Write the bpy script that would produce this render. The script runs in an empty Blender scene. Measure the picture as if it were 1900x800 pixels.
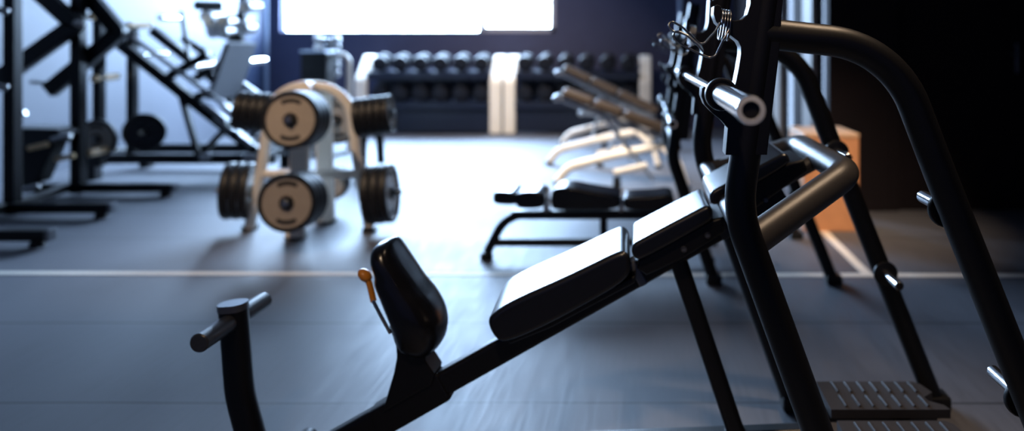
import bpy, bmesh, math, random
from mathutils import Vector, Matrix
random.seed(7)
R = math.radians
C = bpy.context.scene.collection
F, VX, VY, CH = 1300.0, 1190.0, 95.0, 1.45     # focal length in px, vanishing point, camera height

def P(px, py, Y):
    return Vector(((px - VX) * Y / F, Y, CH - (py - VY) * Y / F))

# ------------------------------------------------------------------ materials
def mat(name, col, rough=.5, metal=0., spec=.5, noise=0., nscale=30., bump=0., bscale=200., coat=0., sheen=None):
    m = bpy.data.materials.new(name); m.use_nodes = True
    nt = m.node_tree; b = nt.nodes['Principled BSDF']
    b.inputs['Base Color'].default_value = (*col, 1)
    b.inputs['Roughness'].default_value = rough
    b.inputs['Metallic'].default_value = metal
    b.inputs['Specular IOR Level'].default_value = spec
    if coat: b.inputs['Coat Weight'].default_value = coat
    tc = nt.nodes.new('ShaderNodeTexCoord')
    if noise:
        n = nt.nodes.new('ShaderNodeTexNoise'); n.inputs['Scale'].default_value = nscale; n.inputs['Detail'].default_value = 4
        nt.links.new(tc.outputs['Object'], n.inputs['Vector'])
        mx = nt.nodes.new('ShaderNodeMix'); mx.data_type = 'RGBA'
        mx.inputs['A'].default_value = (*[c * (1 - noise) for c in col], 1)
        mx.inputs['B'].default_value = (*[min(1, c * (1 + noise)) for c in col], 1)
        nt.links.new(n.outputs['Fac'], mx.inputs['Factor']); nt.links.new(mx.outputs['Result'], b.inputs['Base Color'])
    if bump:
        n2 = nt.nodes.new('ShaderNodeTexNoise'); n2.inputs['Scale'].default_value = bscale; n2.inputs['Detail'].default_value = 3
        nt.links.new(tc.outputs['Object'], n2.inputs['Vector'])
        bp = nt.nodes.new('ShaderNodeBump'); bp.inputs['Strength'].default_value = bump; bp.inputs['Distance'].default_value = .002
        nt.links.new(n2.outputs['Fac'], bp.inputs['Height']); nt.links.new(bp.outputs['Normal'], b.inputs['Normal'])
    return m

M = {}
M['black'] = mat('black_powder_coat', (.003, .003, .004), .40, 0, .4, .2, 60, .12, 900)
M['blackfar'] = mat('black_gloss_paint', (.002, .0025, .004), .36, 0, .4, .2, 40)
M['graycoat'] = mat('graphite_powder_coat', (.030, .028, .028), .4, .0, .5, .15, 60, .15, 900)
M['vinyl'] = mat('black_vinyl', (.006, .006, .008), .3, 0, .65, .2, 40, .05, 500)
M['gloss'] = mat('gloss_vinyl', (.006, .006, .008), .22, 0, .5, .1, 30)
M['rackblue'] = mat('deep_navy_enamel', (.0015, .005, .020), .4, 0, .5, .15, 20)
M['headrubber'] = mat('urethane_head', (.006, .007, .012), .46, 0, .3, .15, 30)
M['rubber'] = mat('black_rubber', (.008, .008, .009), .5, 0, .4, .2, 50)
M['chrome'] = mat('chrome_steel', (.68, .70, .73), .2, 1, .5, .25, 35, .12, 160)
M['steel'] = mat('brushed_steel', (.5, .5, .5), .3, 1, .5, .1, 30)
M['wire'] = mat('spring_wire', (.3, .3, .3), .22, 1, .5)
M['brass'] = mat('tan_peg_sleeve', (.95, .66, .36), .3, 0, .5, .05, 20)
M['pegwhite'] = mat('polished_peg_sleeve', (.9, .9, .88), .25, 1, .5, .05, 20)
M['padglare'] = mat('painted_glare_white', (.8, .8, .8), .4)  # bright reflection on the leg press end, painted as plain white
M['white'] = mat('cream_enamel', (.80, .74, .65), .35, 0, .5, .05, 20)
M['plateface'] = mat('grey_plate_face', (.36, .31, .26), .4, 0, .5, .12, 25)
M['orange'] = mat('amber_plastic', (.75, .27, .03), .35, 0, .5, .1, 30)
M['wood'] = mat('plywood', (.62, .30, .15), .55, 0, .4, .18, 9)
M['woodtop'] = mat('pale_ply_edge', (.62, .42, .28), .5, 0, .4, .12, 20)
M['padbrown'] = mat('charcoal_leatherette', (.05, .036, .026), .38, 0, .5, .15, 40)
M['padgrey'] = mat('grey_foot_plate', (.17, .18, .2), .4, 0, .5, .12, 12)
M['ring'] = mat('worn_grey_ring', (.7, .74, .8), .5, .0, .5, .2, 60)
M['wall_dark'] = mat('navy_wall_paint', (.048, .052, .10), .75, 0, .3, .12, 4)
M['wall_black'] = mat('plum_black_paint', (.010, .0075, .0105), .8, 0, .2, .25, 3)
M['ceil'] = mat('grey_ceiling_paint', (.10, .10, .11), .9)
M['frame'] = mat('window_frame_paint', (.35, .34, .36), .5)
M['pale'] = mat('pale_blue_trim', (.4, .5, .68), .5)
M['navy'] = mat('dark_navy_pillar', (.01, .018, .045), .5)
M['beige'] = mat('beige_door_stile', (.22, .2, .19), .5)
M['tape'] = mat('white_floor_tape', (.92, .84, .74), .6, 0, .4, .12, 8)
M['cap'] = mat('dull_silver_cap', (.16, .17, .19), .35, .6, .5)
M['grip'] = mat('dark_knurled_grip', (.05, .052, .058), .33, 0, .6, .1, 60, .1, 600)
M['tread'] = mat('grey_tread', (.024, .022, .024), .55, 0, .4, .25, 30)

def wall_left_mat():
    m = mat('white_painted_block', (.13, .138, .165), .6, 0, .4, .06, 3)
    nt = m.node_tree; b = nt.nodes['Principled BSDF']
    tc = nt.nodes.new('ShaderNodeTexCoord'); mp = nt.nodes.new('ShaderNodeMapping')
    mp.inputs['Rotation'].default_value = (R(90), 0, R(90))
    br = nt.nodes.new('ShaderNodeTexBrick'); br.inputs['Scale'].default_value = 1; br.inputs['Mortar Size'].default_value = .008
    br.inputs['Brick Width'].default_value = .8; br.inputs['Row Height'].default_value = .25
    sx = nt.nodes.new('ShaderNodeSeparateXYZ'); cb = nt.nodes.new('ShaderNodeCombineXYZ')
    nt.links.new(tc.outputs['Object'], sx.inputs[0]); nt.links.new(sx.outputs['Y'], cb.inputs['X']); nt.links.new(sx.outputs['Z'], cb.inputs['Y'])
    nt.links.new(cb.outputs[0], br.inputs['Vector'])
    bp = nt.nodes.new('ShaderNodeBump'); bp.inputs['Strength'].default_value = .5; bp.inputs['Distance'].default_value = .006; bp.invert = True
    nt.links.new(br.outputs['Fac'], bp.inputs['Height']); nt.links.new(bp.outputs['Normal'], b.inputs['Normal'])
    return m
M['wall_left'] = wall_left_mat()

def floor_mat():
    m = bpy.data.materials.new('rolled_rubber_floor'); m.use_nodes = True
    nt = m.node_tree; N = nt.nodes; L = nt.links; b = N['Principled BSDF']
    tc = N.new('ShaderNodeTexCoord')
    n1 = N.new('ShaderNodeTexNoise'); n1.inputs['Scale'].default_value = 1.3; n1.inputs['Detail'].default_value = 5
    L.new(tc.outputs['Object'], n1.inputs['Vector'])
    mp = N.new('ShaderNodeMapping'); mp.inputs['Scale'].default_value = (55, 3, 1); mp.inputs['Rotation'].default_value = (0, 0, R(2))
    L.new(tc.outputs['Object'], mp.inputs['Vector'])
    n2 = N.new('ShaderNodeTexNoise'); n2.inputs['Scale'].default_value = 1; n2.inputs['Detail'].default_value = 3
    L.new(mp.outputs[0], n2.inputs['Vector'])
    n3 = N.new('ShaderNodeTexNoise'); n3.inputs['Scale'].default_value = 260; n3.inputs['Detail'].default_value = 2
    L.new(tc.outputs['Object'], n3.inputs['Vector'])
    def mth(op, a, bb, cc=None):
        n = N.new('ShaderNodeMath'); n.operation = op
        for i, v in enumerate((a, bb, cc)):
            if v is None: continue
            if isinstance(v, (int, float)): n.inputs[i].default_value = v
            else: L.new(v, n.inputs[i])
        return n.outputs[0]
    s = mth('ADD', mth('MULTIPLY', n1.outputs['Fac'], .5), mth('ADD', mth('MULTIPLY', n2.outputs['Fac'], .65), mth('MULTIPLY', n3.outputs['Fac'], .25)))
    cr = N.new('ShaderNodeValToRGB')
    cr.color_ramp.elements[0].position = .35; cr.color_ramp.elements[0].color = (.055, .058, .070, 1)
    cr.color_ramp.elements[1].position = .75; cr.color_ramp.elements[1].color = (.105, .11, .132, 1)
    L.new(s, cr.inputs[0])
    # seams between the rolls of matting, every .85 m
    sx = N.new('ShaderNodeSeparateXYZ'); L.new(tc.outputs['Object'], sx.inputs[0])
    nw = N.new('ShaderNodeTexNoise'); nw.inputs['Scale'].default_value = .8; L.new(tc.outputs['Object'], nw.inputs['Vector'])
    yy = mth('ADD', sx.outputs['Y'], mth('MULTIPLY', nw.outputs['Fac'], .03))
    fr = mth('FRACT', mth('DIVIDE', mth('ADD', yy, -2.895 + 8.5), .85), 0)
    seam = mth('LESS_THAN', fr, .016)
    mx = N.new('ShaderNodeMix'); mx.data_type = 'RGBA'; mx.inputs['B'].default_value = (.012, .012, .015, 1)
    L.new(seam, mx.inputs['Factor']); L.new(cr.outputs[0], mx.inputs['A']); L.new(mx.outputs['Result'], b.inputs['Base Color'])
    b.inputs['Specular IOR Level'].default_value = 1.0
    L.new(mth('ADD', mth('MULTIPLY', s, .34), .37), b.inputs['Roughness'])
    bp = N.new('ShaderNodeBump'); bp.inputs['Strength'].default_value = .25; bp.inputs['Distance'].default_value = .003
    h = mth('ADD', mth('MULTIPLY', n3.outputs['Fac'], .5), mth('ADD', mth('MULTIPLY', n2.outputs['Fac'], .6), mth('MULTIPLY', fr, .5)))
    L.new(h, bp.inputs['Height']); L.new(bp.outputs['Normal'], b.inputs['Normal'])
    return m
M['floor'] = floor_mat()

def glass(name, col, gl):
    m = bpy.data.materials.new(name); m.use_nodes = True
    nt = m.node_tree; nt.nodes.remove(nt.nodes['Principled BSDF']); out = nt.nodes['Material Output']
    t = nt.nodes.new('ShaderNodeBsdfTransparent'); t.inputs[0].default_value = (*col, 1)
    g = nt.nodes.new('ShaderNodeBsdfGlossy'); g.inputs['Roughness'].default_value = .03
    mx = nt.nodes.new('ShaderNodeMixShader'); mx.inputs[0].default_value = gl
    nt.links.new(t.outputs[0], mx.inputs[1]); nt.links.new(g.outputs[0], mx.inputs[2]); nt.links.new(mx.outputs[0], out.inputs[0])
    return m
M['glass'] = glass('clear_glass', (.97, .98, 1), .05)
M['tint'] = glass('tinted_film_glass', (.125, .125, .13), .04)

# ------------------------------------------------------------------ mesh helpers
def mk(): return bmesh.new()

def fillet(pts, rad, n=8):
    pts = [Vector(p) for p in pts]; out = [pts[0]]
    for i in range(1, len(pts) - 1):
        r = rad[i - 1] if isinstance(rad, (list, tuple)) else rad
        a, b, c = pts[i - 1], pts[i], pts[i + 1]
        u = (a - b); v = (c - b); lu, lv = u.length, v.length
        if lu < 1e-6 or lv < 1e-6: out.append(b); continue
        u /= lu; v /= lv
        ang = u.angle(v)
        if ang > math.pi - .02 or r <= 0: out.append(b); continue
        t = min(r / math.tan(ang / 2), lu * .49, lv * .49)
        r2 = t * math.tan(ang / 2)
        cen = b + (u + v).normalized() * (r2 / math.sin(ang / 2))
        p0 = b + u * t - cen; p1 = b + v * t - cen
        tot = p0.angle(p1); ax = p0.cross(p1)
        if ax.length < 1e-9: out.append(b); continue
        ax.normalize()
        for k in range(n + 1):
            out.append(cen + Matrix.Rotation(tot * k / n, 3, ax) @ p0)
    out.append(pts[-1]); return out

def sweep(bm, pts, prof, ref=Vector((0, 1, 0)), closed=False, caps=True):
    pts = [Vector(p) for p in pts]; n = len(pts); rings = []
    prev = None
    for i, p in enumerate(pts):
        if closed: t = pts[(i + 1) % n] - pts[i - 1]
        elif i == 0: t = pts[1] - p
        elif i == n - 1: t = p - pts[i - 1]
        else: t = (pts[i + 1] - p).normalized() + (p - pts[i - 1]).normalized()
        t.normalize()
        if prev is None:
            s = ref - t * ref.dot(t)
            if s.length < 1e-3: s = Vector((1, 0, 0)) - t * t.x
        else: s = prev - t * prev.dot(t)
        s.normalize(); prev = s; u = t.cross(s)
        rings.append([bm.verts.new(p + s * a + u * b) for a, b in prof])
    m = len(prof)
    for i in range(n if closed else n - 1):
        A, B = rings[i], rings[(i + 1) % n]
        for k in range(m):
            bm.faces.new((A[k], A[(k + 1) % m], B[(k + 1) % m], B[k]))
    if caps and not closed:
        bm.faces.new(rings[0][::-1]); bm.faces.new(rings[-1])
    return bm

def circ(r, n=16, r2=None):
    r2 = r2 or r
    return [(r * math.cos(2 * math.pi * k / n), r2 * math.sin(2 * math.pi * k / n)) for k in range(n)]

def rrect(w, h, c, n=3):
    out = []
    for cx, cy, a0 in ((w - c, h - c, 0), (-w + c, h - c, 90), (-w + c, -h + c, 180), (w - c, -h + c, 270)):
        for k in range(n + 1):
            a = R(a0 + 90 * k / n); out.append((cx + c * math.cos(a), cy + c * math.sin(a)))
    return out

def tube(bm, pts, r, n=16, rad=0, nf=8, ref=Vector((0, 1, 0)), r2=None):
    if rad: pts = fillet(pts, rad, nf)
    return sweep(bm, pts, circ(r, n, r2), ref)

def bar(bm, pts, w, h, c=.008, rad=0, ref=Vector((0, 1, 0))):
    if rad: pts = fillet(pts, rad, 6)
    return sweep(bm, pts, rrect(w / 2, h / 2, c), ref)

def merge(bm, other):
    me = bpy.data.meshes.new('tmp'); other.to_mesh(me); other.free(); bm.from_mesh(me); bpy.data.meshes.remove(me)

def box(bm, cen, size, rot=None, bev=.0, seg=2):
    o = bmesh.new(); bmesh.ops.create_cube(o, size=1)
    for v in o.verts: v.co = Vector((v.co.x * size[0], v.co.y * size[1], v.co.z * size[2]))
    if bev: bmesh.ops.bevel(o, geom=list(o.edges), offset=bev, segments=seg, profile=.5, affect='EDGES')
    for v in o.verts: v.co = (rot @ v.co if rot else v.co) + Vector(cen)
    merge(bm, o); return bm

def bx(bm, x0, x1, y0, y1, z0, z1, bev=0.):
    return box(bm, ((x0 + x1) / 2, (y0 + y1) / 2, (z0 + z1) / 2), (abs(x1 - x0), abs(y1 - y0), abs(z1 - z0)), None, bev)

def prism(bm, xz, y0, y1, bev=0., seg=3):
    o = bmesh.new()
    A = [o.verts.new((x, y0, z)) for x, z in xz]; B = [o.verts.new((x, y1, z)) for x, z in xz]
    n = len(xz); fa = o.faces.new(A); fb = o.faces.new(B[::-1])
    for k in range(n): o.faces.new((A[k], B[k], B[(k + 1) % n], A[(k + 1) % n]))
    bmesh.ops.recalc_face_normals(o, faces=o.faces)
    if bev:
        bmesh.ops.bevel(o, geom=list(set(fa.edges) | set(fb.edges)), offset=bev, segments=seg, profile=.5, affect='EDGES', clamp_overlap=True)
    merge(bm, o); return bm

def lathe(bm, prof, org, axis, n=32):
    axis = Vector(axis).normalized(); org = Vector(org)
    s = axis.orthogonal().normalized(); u = axis.cross(s); rings = []
    for r, h in prof:
        if r < 1e-5: rings.append([bm.verts.new(org + axis * h)])
        else: rings.append([bm.verts.new(org + axis * h + (s * math.cos(2 * math.pi * k / n) + u * math.sin(2 * math.pi * k / n)) * r) for k in range(n)])
    for A, B in zip(rings, rings[1:]):
        for k in range(n):
            k2 = (k + 1) % n
            if len(A) == 1 and len(B) == 1: continue
            if len(A) == 1: bm.faces.new((A[0], B[k], B[k2]))
            elif len(B) == 1: bm.faces.new((A[k], B[0], A[k2]))
            else: bm.faces.new((A[k], B[k], B[k2], A[k2]))
    return bm

def rod(bm, p0, p1, r, n=16, bev=.003):
    p0, p1 = Vector(p0), Vector(p1); L = (p1 - p0).length
    return lathe(bm, [(0, 0), (r - bev, 0), (r, bev), (r, L - bev), (r - bev, L), (0, L)], p0, p1 - p0, n)

ORG = {}
def obj(name, bm, m, parent=None, ang=38):
    bmesh.ops.recalc_face_normals(bm, faces=bm.faces)
    me = bpy.data.meshes.new(name); off = ORG.get(parent.name, Vector()) if parent else Vector()
    if parent: bmesh.ops.translate(bm, verts=bm.verts, vec=-off)
    bm.to_mesh(me); bm.free()
    me.shade_smooth(); me.set_sharp_from_angle(angle=R(ang))
    me.materials.append(M[m] if isinstance(m, str) else m)
    o = bpy.data.objects.new(name, me); C.objects.link(o)
    wn = o.modifiers.new('weighted_normals', 'WEIGHTED_NORMAL'); wn.keep_sharp = True; wn.weight = 80
    if parent: o.parent = parent; ORG[o.name] = off
    return o

def tag(o, label, cat, group=None):
    o['label'] = label; o['category'] = cat
    if group: o['group'] = group
    return o

def thing(name, label, cat, loc, group=None):
    o = bpy.data.objects.new(name, None); C.objects.link(o); o.location = loc; o.empty_display_size = .1
    ORG[o.name] = Vector(loc); return tag(o, label, cat, group)

def dup(root, delta, label, group=None, rz=0.):
    r = root.copy(); C.objects.link(r); r.location = Vector(root.location) + Vector(delta); r['label'] = label
    if rz: r.rotation_euler = (0, 0, rz)
    if group: r['group'] = group
    for ch in list(root.children):
        c = ch.copy(); C.objects.link(c); c.parent = r
        for g in ch.children:
            d = g.copy(); C.objects.link(d); d.parent = c
    return r

def struct(name, bm, m, parent=None):
    o = obj(name, bm, m, parent)
    if not parent: o['kind'] = 'structure'
    return o

# ------------------------------------------------------------------ the room
XL, YB, XR, YF, H = -7.0, 13.0, 4.5, -3.0, 4.6
XI, YI = 1.70, 6.35
struct('floor', bx(mk(), XL - .2, XR + .2, YF - .2, YB + .25, -.1, 0), 'floor')
struct('ceiling', bx(mk(), XL - .2, XR + .2, YF - .2, YB + .25, H, H + .1), 'ceil')
WX0, WX1, WZ0, WZ1 = -6.70, -1.60, 1.80, 4.25
b = mk()
bx(b, XL - .2, WX0, YB, YB + .22, 0, H); bx(b, WX1, XI + .15, YB, YB + .22, 0, H)
bx(b, WX0, WX1, YB, YB + .22, 0, WZ0); bx(b, WX0, WX1, YB, YB + .22, WZ1, H)
struct('wall_back', b, 'wall_dark')
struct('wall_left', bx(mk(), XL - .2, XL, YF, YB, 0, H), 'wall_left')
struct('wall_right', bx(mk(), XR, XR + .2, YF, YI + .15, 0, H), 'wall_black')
struct('wall_front', bx(mk(), XL - .2, XR + .2, YF - .2, YF, 0, H), 'wall_dark')
# inner wall facing the camera on the right, with a door; its return carries the tall tinted glazing
DX0, DX1, DZ = 2.33, 3.75, 2.7
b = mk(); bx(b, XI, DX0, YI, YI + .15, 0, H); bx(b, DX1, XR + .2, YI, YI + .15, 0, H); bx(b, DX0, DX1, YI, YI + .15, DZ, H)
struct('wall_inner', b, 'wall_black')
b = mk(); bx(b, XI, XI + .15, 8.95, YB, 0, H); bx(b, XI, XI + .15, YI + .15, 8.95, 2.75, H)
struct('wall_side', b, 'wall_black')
# door
d = struct('door_1', bx(mk(), DX0, DX1, YI + .04, YI + .15, .0, DZ, .004), 'wall_black')
b = mk(); bx(b, DX0 - .08, DX0, YI - .012, YI + .04, 0, DZ + .08, .004); bx(b, DX1, DX1 + .08, YI - .012, YI + .04, 0, DZ + .08, .004); bx(b, DX0, DX1, YI - .012, YI + .04, DZ, DZ + .08, .004)
struct('door_frame', b, 'wall_black', d)
hc = P(1888, 100, YI + .03)
b = mk(); box(b, hc + Vector((0, -.0, -.04)), (.035, .02, .27), None, .006)
rod(b, hc, hc + Vector((0, -.06, 0)), .011); tube(b, [hc + Vector((0.02, -.055, 0)), hc + Vector((-.11, -.055, 0))], .011)
struct('door_handle', b, 'steel', d)
b = mk(); bx(b, XI, DX0 - .08, YI - .015, YI, 0, .09, .004); bx(b, DX1 + .08, XR, YI - .015, YI, 0, .09, .004)
struct('baseboard_inner', b, 'wall_black')
# window in the back wall
w = struct('window_1', bx(mk(), WX0, WX1, YB + .12, YB + .18, WZ0, WZ0 + .025), 'frame')
b = mk(); bx(b, WX0, WX0 + .03, YB + .1, YB + .2, WZ0, WZ1); bx(b, WX0, WX1, YB + .1, YB + .2, WZ1 - .05, WZ1)
xm = -3.0
bx(b, xm - .03, xm + .03, YB + .05, YB + .2, WZ0, WZ1)
bx(b, xm + .03, WX1, YB + .05, YB + .2, WZ0, WZ0 + .10, .006); bx(b, WX1 - .10, WX1, YB + .05, YB + .2, WZ0, WZ1, .006); bx(b, xm + .03, xm + .09, YB + .05, YB + .2, WZ0, WZ1, .006)
struct('window_frame', b, 'frame', w)
struct('window_pane', bx(mk(), WX0 + .03, xm - .03, YB + .145, YB + .155, WZ0 + .02, WZ1 - .05), 'glass', w)
struct('window_pane', bx(mk(), xm + .09, WX1 - .1, YB + .145, YB + .155, WZ0 + .1, WZ1 - .05), 'glass', w)
# tall tinted glazing in the return wall
w = struct('window_2', bx(mk(), XI - .02, XI + .1, YI + .15, 8.95, 0, .05), 'beige')
b = mk(); bx(b, XI - .02, XI + .1, 8.55, 8.95, .05, 2.75, .01); bx(b, XI - .02, XI + .1, 6.93, 7.33, .05, 2.75, .01); bx(b, XI - .02, XI + .1, YI + .15, 8.95, 2.68, 2.75)
struct('window_frame', b, 'beige', w)
struct('window_post', bx(mk(), XI - .03, XI + .1, 7.33, 7.72, .05, 2.7, .01), 'wall_black', w)
struct('window_pane', bx(mk(), XI + .03, XI + .04, YI + .15, 6.93, .05, 2.7), 'tint', w)
struct('window_pane', bx(mk(), XI + .03, XI + .04, 7.72, 8.55, .05, 2.7), 'tint', w)
# corner pillar, pale corner strip, pale pipe on the back wall
struct('trim_1', bx(mk(), XL, XL + .05, 12.3, 12.93, 0, H, .01), 'navy')
struct('trim_2', bx(mk(), XL, XL + .09, 12.93, YB, 0, H, .01), 'pale')
b = mk(); tube(b, [(.72, YB - .05, 1.3), (.72, YB - .05, H)], .04, 16)
struct('trim_3', b, 'pale')
# white floor tape
b = mk(); box(b, (-1.0, 4.55, .0015), (14, .062, .003), Matrix.Rotation(R(-.45), 3, 'Z'))
struct('trim_4', b, 'tape')
struct('trim_5', bx(mk(), 1.435, 1.50, 4.56, YI - .02, 0, .003), 'tape')

# ------------------------------------------------------------------ benches with bar racks
def X1(px, py): p = P(px, py, 1.75); return (p.x, p.z)
def at(px, py, y): x, z = X1(px, py); return Vector((x, y, z))
TR = .039
HOOK = [(1392, -60), (1452, -60), (1441, 100), (1419, 284), (1343, 284), (1347, 235), (1336, 222), (1319, 208), (1305, 193), (1299, 177),
        (1300, 163), (1305, 159), (1311, 163), (1313, 173), (1320, 181), (1331, 183), (1345, 180), (1356, 170), (1362, 150), (1367, 125), (1371, 100), (1371, 87),
        (1366, 77), (1352, 66), (1338, 54), (1326, 42), (1321, 27), (1322, 13), (1328, 10), (1335, 13), (1338, 26), (1347, 36), (1359, 39), (1373, 37), (1383, 28), (1388, 10)]

def rack_side(t, y, upr, urad, inward, plates, foot_y):
    """one side of the rack: upright, bent rear tube, hook plates, base rail, two storage horns"""
    obj('upright', tube(mk(), upr, TR, 24, urad, 12), 'black', t)
    rear = [at(1418, 62, y), at(1655, 88, y), at(1745, 325, y), at(1870, 640, y), at(2078, 1160, y)]
    obj('rear_tube', tube(mk(), rear, TR, 24, [.30, .3, 2], 14), 'black', t)
    for dx, dz in plates:
        obj('hook_plate', prism(mk(), [(X1(*q)[0] + dx, X1(*q)[1] + dz) for q in HOOK], y - .034, y + .034, .003, 2), 'black', t)
    x0, x1 = upr[-1].x, rear[-1].x
    if foot_y: obj('base_rail', bar(mk(), [(x0, y, .045), (x1, y, .045)], .06, .07, .012), 'black', t)
    for (q, xx) in ((upr[-1], x0), (rear[-1], x1)):
        obj('foot_cap', box(mk(), (xx, y, .03), (.10, .095, .06), None, .012), 'rubber', t)
    for px, py in ((1771, 395), (1916, 756)):
        c = at(px, py, y); s = inward
        h = obj('storage_horn', rod(mk(), c + Vector((0, s * .03, 0)), c + Vector((0, s * .20, 0)), .017, 20), 'chrome', t)
        k = mk(); lathe(k, [(0, 0), (.045, 0), (.048, .004), (.048, .014), (.040, .018), (0, .018)], c + Vector((0, s * .036, 0)), (0, s, 0), 24)
        obj('horn_collar', k, 'black', h)
        k = mk(); lathe(k, [(.0, 0), (.015, 0), (.0155, .002), (.014, .004), (0, .004)], c + Vector((0, s * .198, 0)), (0, s, 0), 24)
        obj('end_cap', k, 'rubber', h)

# ---- main bench: incline press bench
YN, YFAR, YC = 1.75, 2.85, 2.30
inc = thing('incline_press_bench', 'black incline press bench with glossy pads and tilted saddle seat, nearest the camera', 'weight bench', (.3, YC, 0), 'bar rack benches')
for y, s in ((YN, 1), (YFAR, -1)):
    rack_side(inc, y, [at(1442, -130, y), at(1368, 392, y), at(1649, 1165, y)], .30, s, [(0, 0)], 1)
# trapezoid loop brace behind the pads
def atY(px, py, y0, y): p = P(px, py, y0); return Vector((p.x, y, p.z))
q0 = atY(1398, 446, 1.79, 1.79); q1 = atY(1572, 322, 2.0, 2.0); q2 = Vector((q1.x, 2.6, q1.z)); q3 = Vector((q0.x, 2.81, q0.z))
obj('loop_brace', tube(mk(), [q0, q1, q2, q3], .042, 24, .085, 10), 'graycoat', inc)
# cross members between the uprights
b = mk(); a0 = at(1640, 1140, YN); tube(b, [(a0.x, YN, .14), (a0.x, YFAR, .14)], .03, 20); obj('cross_tube', b, 'black', inc)
b = mk(); a1 = at(1372, 420, YN); tube(b, [(a1.x + .02, YN, a1.z - .03), (a1.x + .02, YFAR, a1.z - .03)], .03, 20); obj('cross_tube', b, 'black', inc)
# main beam
def c(px, py, y=YC): return P(px, py, y)
obj('main_beam', bar(mk(), [c(492, 896), c(860, 688), c(1180, 508), c(1345, 414), c(1450, 352)], .06, .082, .016), 'black', inc)
obj('beam_end', tube(mk(), [c(1425, 348, 2.3), c(1530, 289, 2.3)], .026, 20), 'graycoat', inc)
# straps showing between the pads
def strap(px, py, w):
    d = Vector((.87, 0, .5)); n = Vector((-.5, 0, .87)); p = c(px, py)
    rot = Matrix((d, Vector((0, 1, 0)), n)).transposed()
    return box(mk(), p, (w, .068, .088), rot, .006)
obj('beam_sleeve', strap(1183, 503, .03), 'cap', inc)
obj('beam_sleeve', strap(1336, 416, .034), 'graycoat', inc)
# pads
def pad(pix, y0, y1, m, bev=.022, tilt=0.):
    ys = y0
    k = prism(mk(), [(P(x, y, ys).x, P(x, y, ys).z) for x, y in pix], y0, y1, bev, 4)
    for v in k.verts: v.co += Vector((-.5, 0, .87)) * ((v.co.y - y0) * tilt)
    return k
def smoothpoly(pix, n=3):
    for _ in range(n):
        out = []
        for i in range(len(pix)):
            a = pix[i]; bq = pix[(i + 1) % len(pix)]
            out += [(a[0] * .75 + bq[0] * .25, a[1] * .75 + bq[1] * .25), (a[0] * .25 + bq[0] * .75, a[1] * .25 + bq[1] * .75)]
        pix = out
    return pix
PAD1 = [(903, 602), (910, 586), (947, 561), (1034, 523), (1085, 499), (1150, 467), (1163, 470), (1171, 484), (1168, 520), (1085, 568), (1008, 609), (938, 639), (918, 632)]
PAD2 = [(1171, 470), (1173, 455), (1182, 449), (1300, 387), (1314, 381), (1323, 390), (1323, 408), (1310, 418), (1192, 484), (1178, 482)]
PAD3 = [(1316, 374), (1318, 358), (1326, 352), (1440, 291), (1456, 284), (1466, 291), (1466, 306), (1338, 378), (1324, 382)]
YP0, YP1 = 2.155, 2.43
bp = obj('back_pad', pad(smoothpoly(PAD1, 2), YP0, YP1, 'vinyl', tilt=.06, bev=.024), 'vinyl', inc)
obj('shoulder_pad', pad(smoothpoly(PAD2, 2), YP0, YP1, 'vinyl', tilt=.0, bev=.014), 'vinyl', inc)
obj('head_pad', pad(smoothpoly(PAD3, 2), YP0, YP1, 'vinyl', tilt=.0, bev=.014), 'vinyl', inc)
obj('pad_shell', pad([(1185, 482), (1318, 409), (1345, 402), (1345, 432), (1262, 484), (1200, 512), (1182, 500)], 2.19, 2.41, 'black', .01), 'black', inc)
obj('pad_shell', pad([(1330, 380), (1462, 303), (1492, 296), (1500, 318), (1396, 392), (1350, 402)], 2.19, 2.41, 'black', .01), 'black', inc)
obj('pad_shell', pad([(940, 632), (1165, 518), (1180, 510), (1178, 526), (1020, 610), (946, 640)], 2.21, 2.39, 'black', .008), 'black', inc)
for px, py in ((1269, 463), (1421, 372), (1313, 437)):
    k = mk(); p = P(px, py, 2.187); lathe(k, [(0, .004), (.0045, .004), (.005, 0), (.0075, 0), (.009, .004), (.0095, .0), (.0095, -.006)], p, (0, -1, 0), 20)
    obj('bolt', k, 'cap', inc)
# saddle seat
ST = [((708, 450), (728, 441), .035), ((697, 455), (736, 445), .075), ((690, 465), (744, 455), .105), ((689, 485), (757, 475), .125), ((696, 507), (774, 500), .13), ((695, 523), (789, 521), .135),
      ((704, 548), (808, 543), .14), ((714, 573), (824, 571), .145), ((724, 598), (830, 598), .14), ((732, 622), (825, 626), .125), ((738, 640), (809, 645), .1), ((752, 650), (790, 656), .05)]
def crom(a, b_, c_, d_, t): return .5 * (2 * b_ + (c_ - a) * t + (2 * a - 5 * b_ + 4 * c_ - d_) * t * t + (3 * b_ - a - 3 * c_ + d_) * t ** 3)
F5 = [(l[0], l[1], r[0], r[1], w) for l, r, w in ST]; ST = []
for i in range(len(F5) - 1):
    q4 = [F5[max(0, i - 1)], F5[i], F5[i + 1], F5[min(len(F5) - 1, i + 2)]]
    for t in (0, .33, .67): v = [crom(*[q[k] for q in q4], t) for k in range(5)]; ST.append(((v[0], v[1]), (v[2], v[3]), v[4]))
ST.append(((F5[-1][0], F5[-1][1]), (F5[-1][2], F5[-1][3]), F5[-1][4]))
b = mk(); rings = []
for l, r, w in ST:
    w *= .85; a, q = P(*l, 2.29 - .3 * w), P(*r, 2.29 + .3 * w); a.y = q.y = 2.27; m_ = (a + q) / 2; u = (q - a) / 2; ring = []
    for k in range(28):
        an = 2 * math.pi * k / 28; cx, sy = math.cos(an), math.sin(an)
        e = .8
        ring.append(b.verts.new(m_ + u * (abs(cx) ** e * (1 if cx >= 0 else -1)) + Vector((0, 1, 0)) * (w * abs(sy) ** e * (1 if sy >= 0 else -1)) + Vector((0, .03, 0))))
    rings.append(ring)
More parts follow.
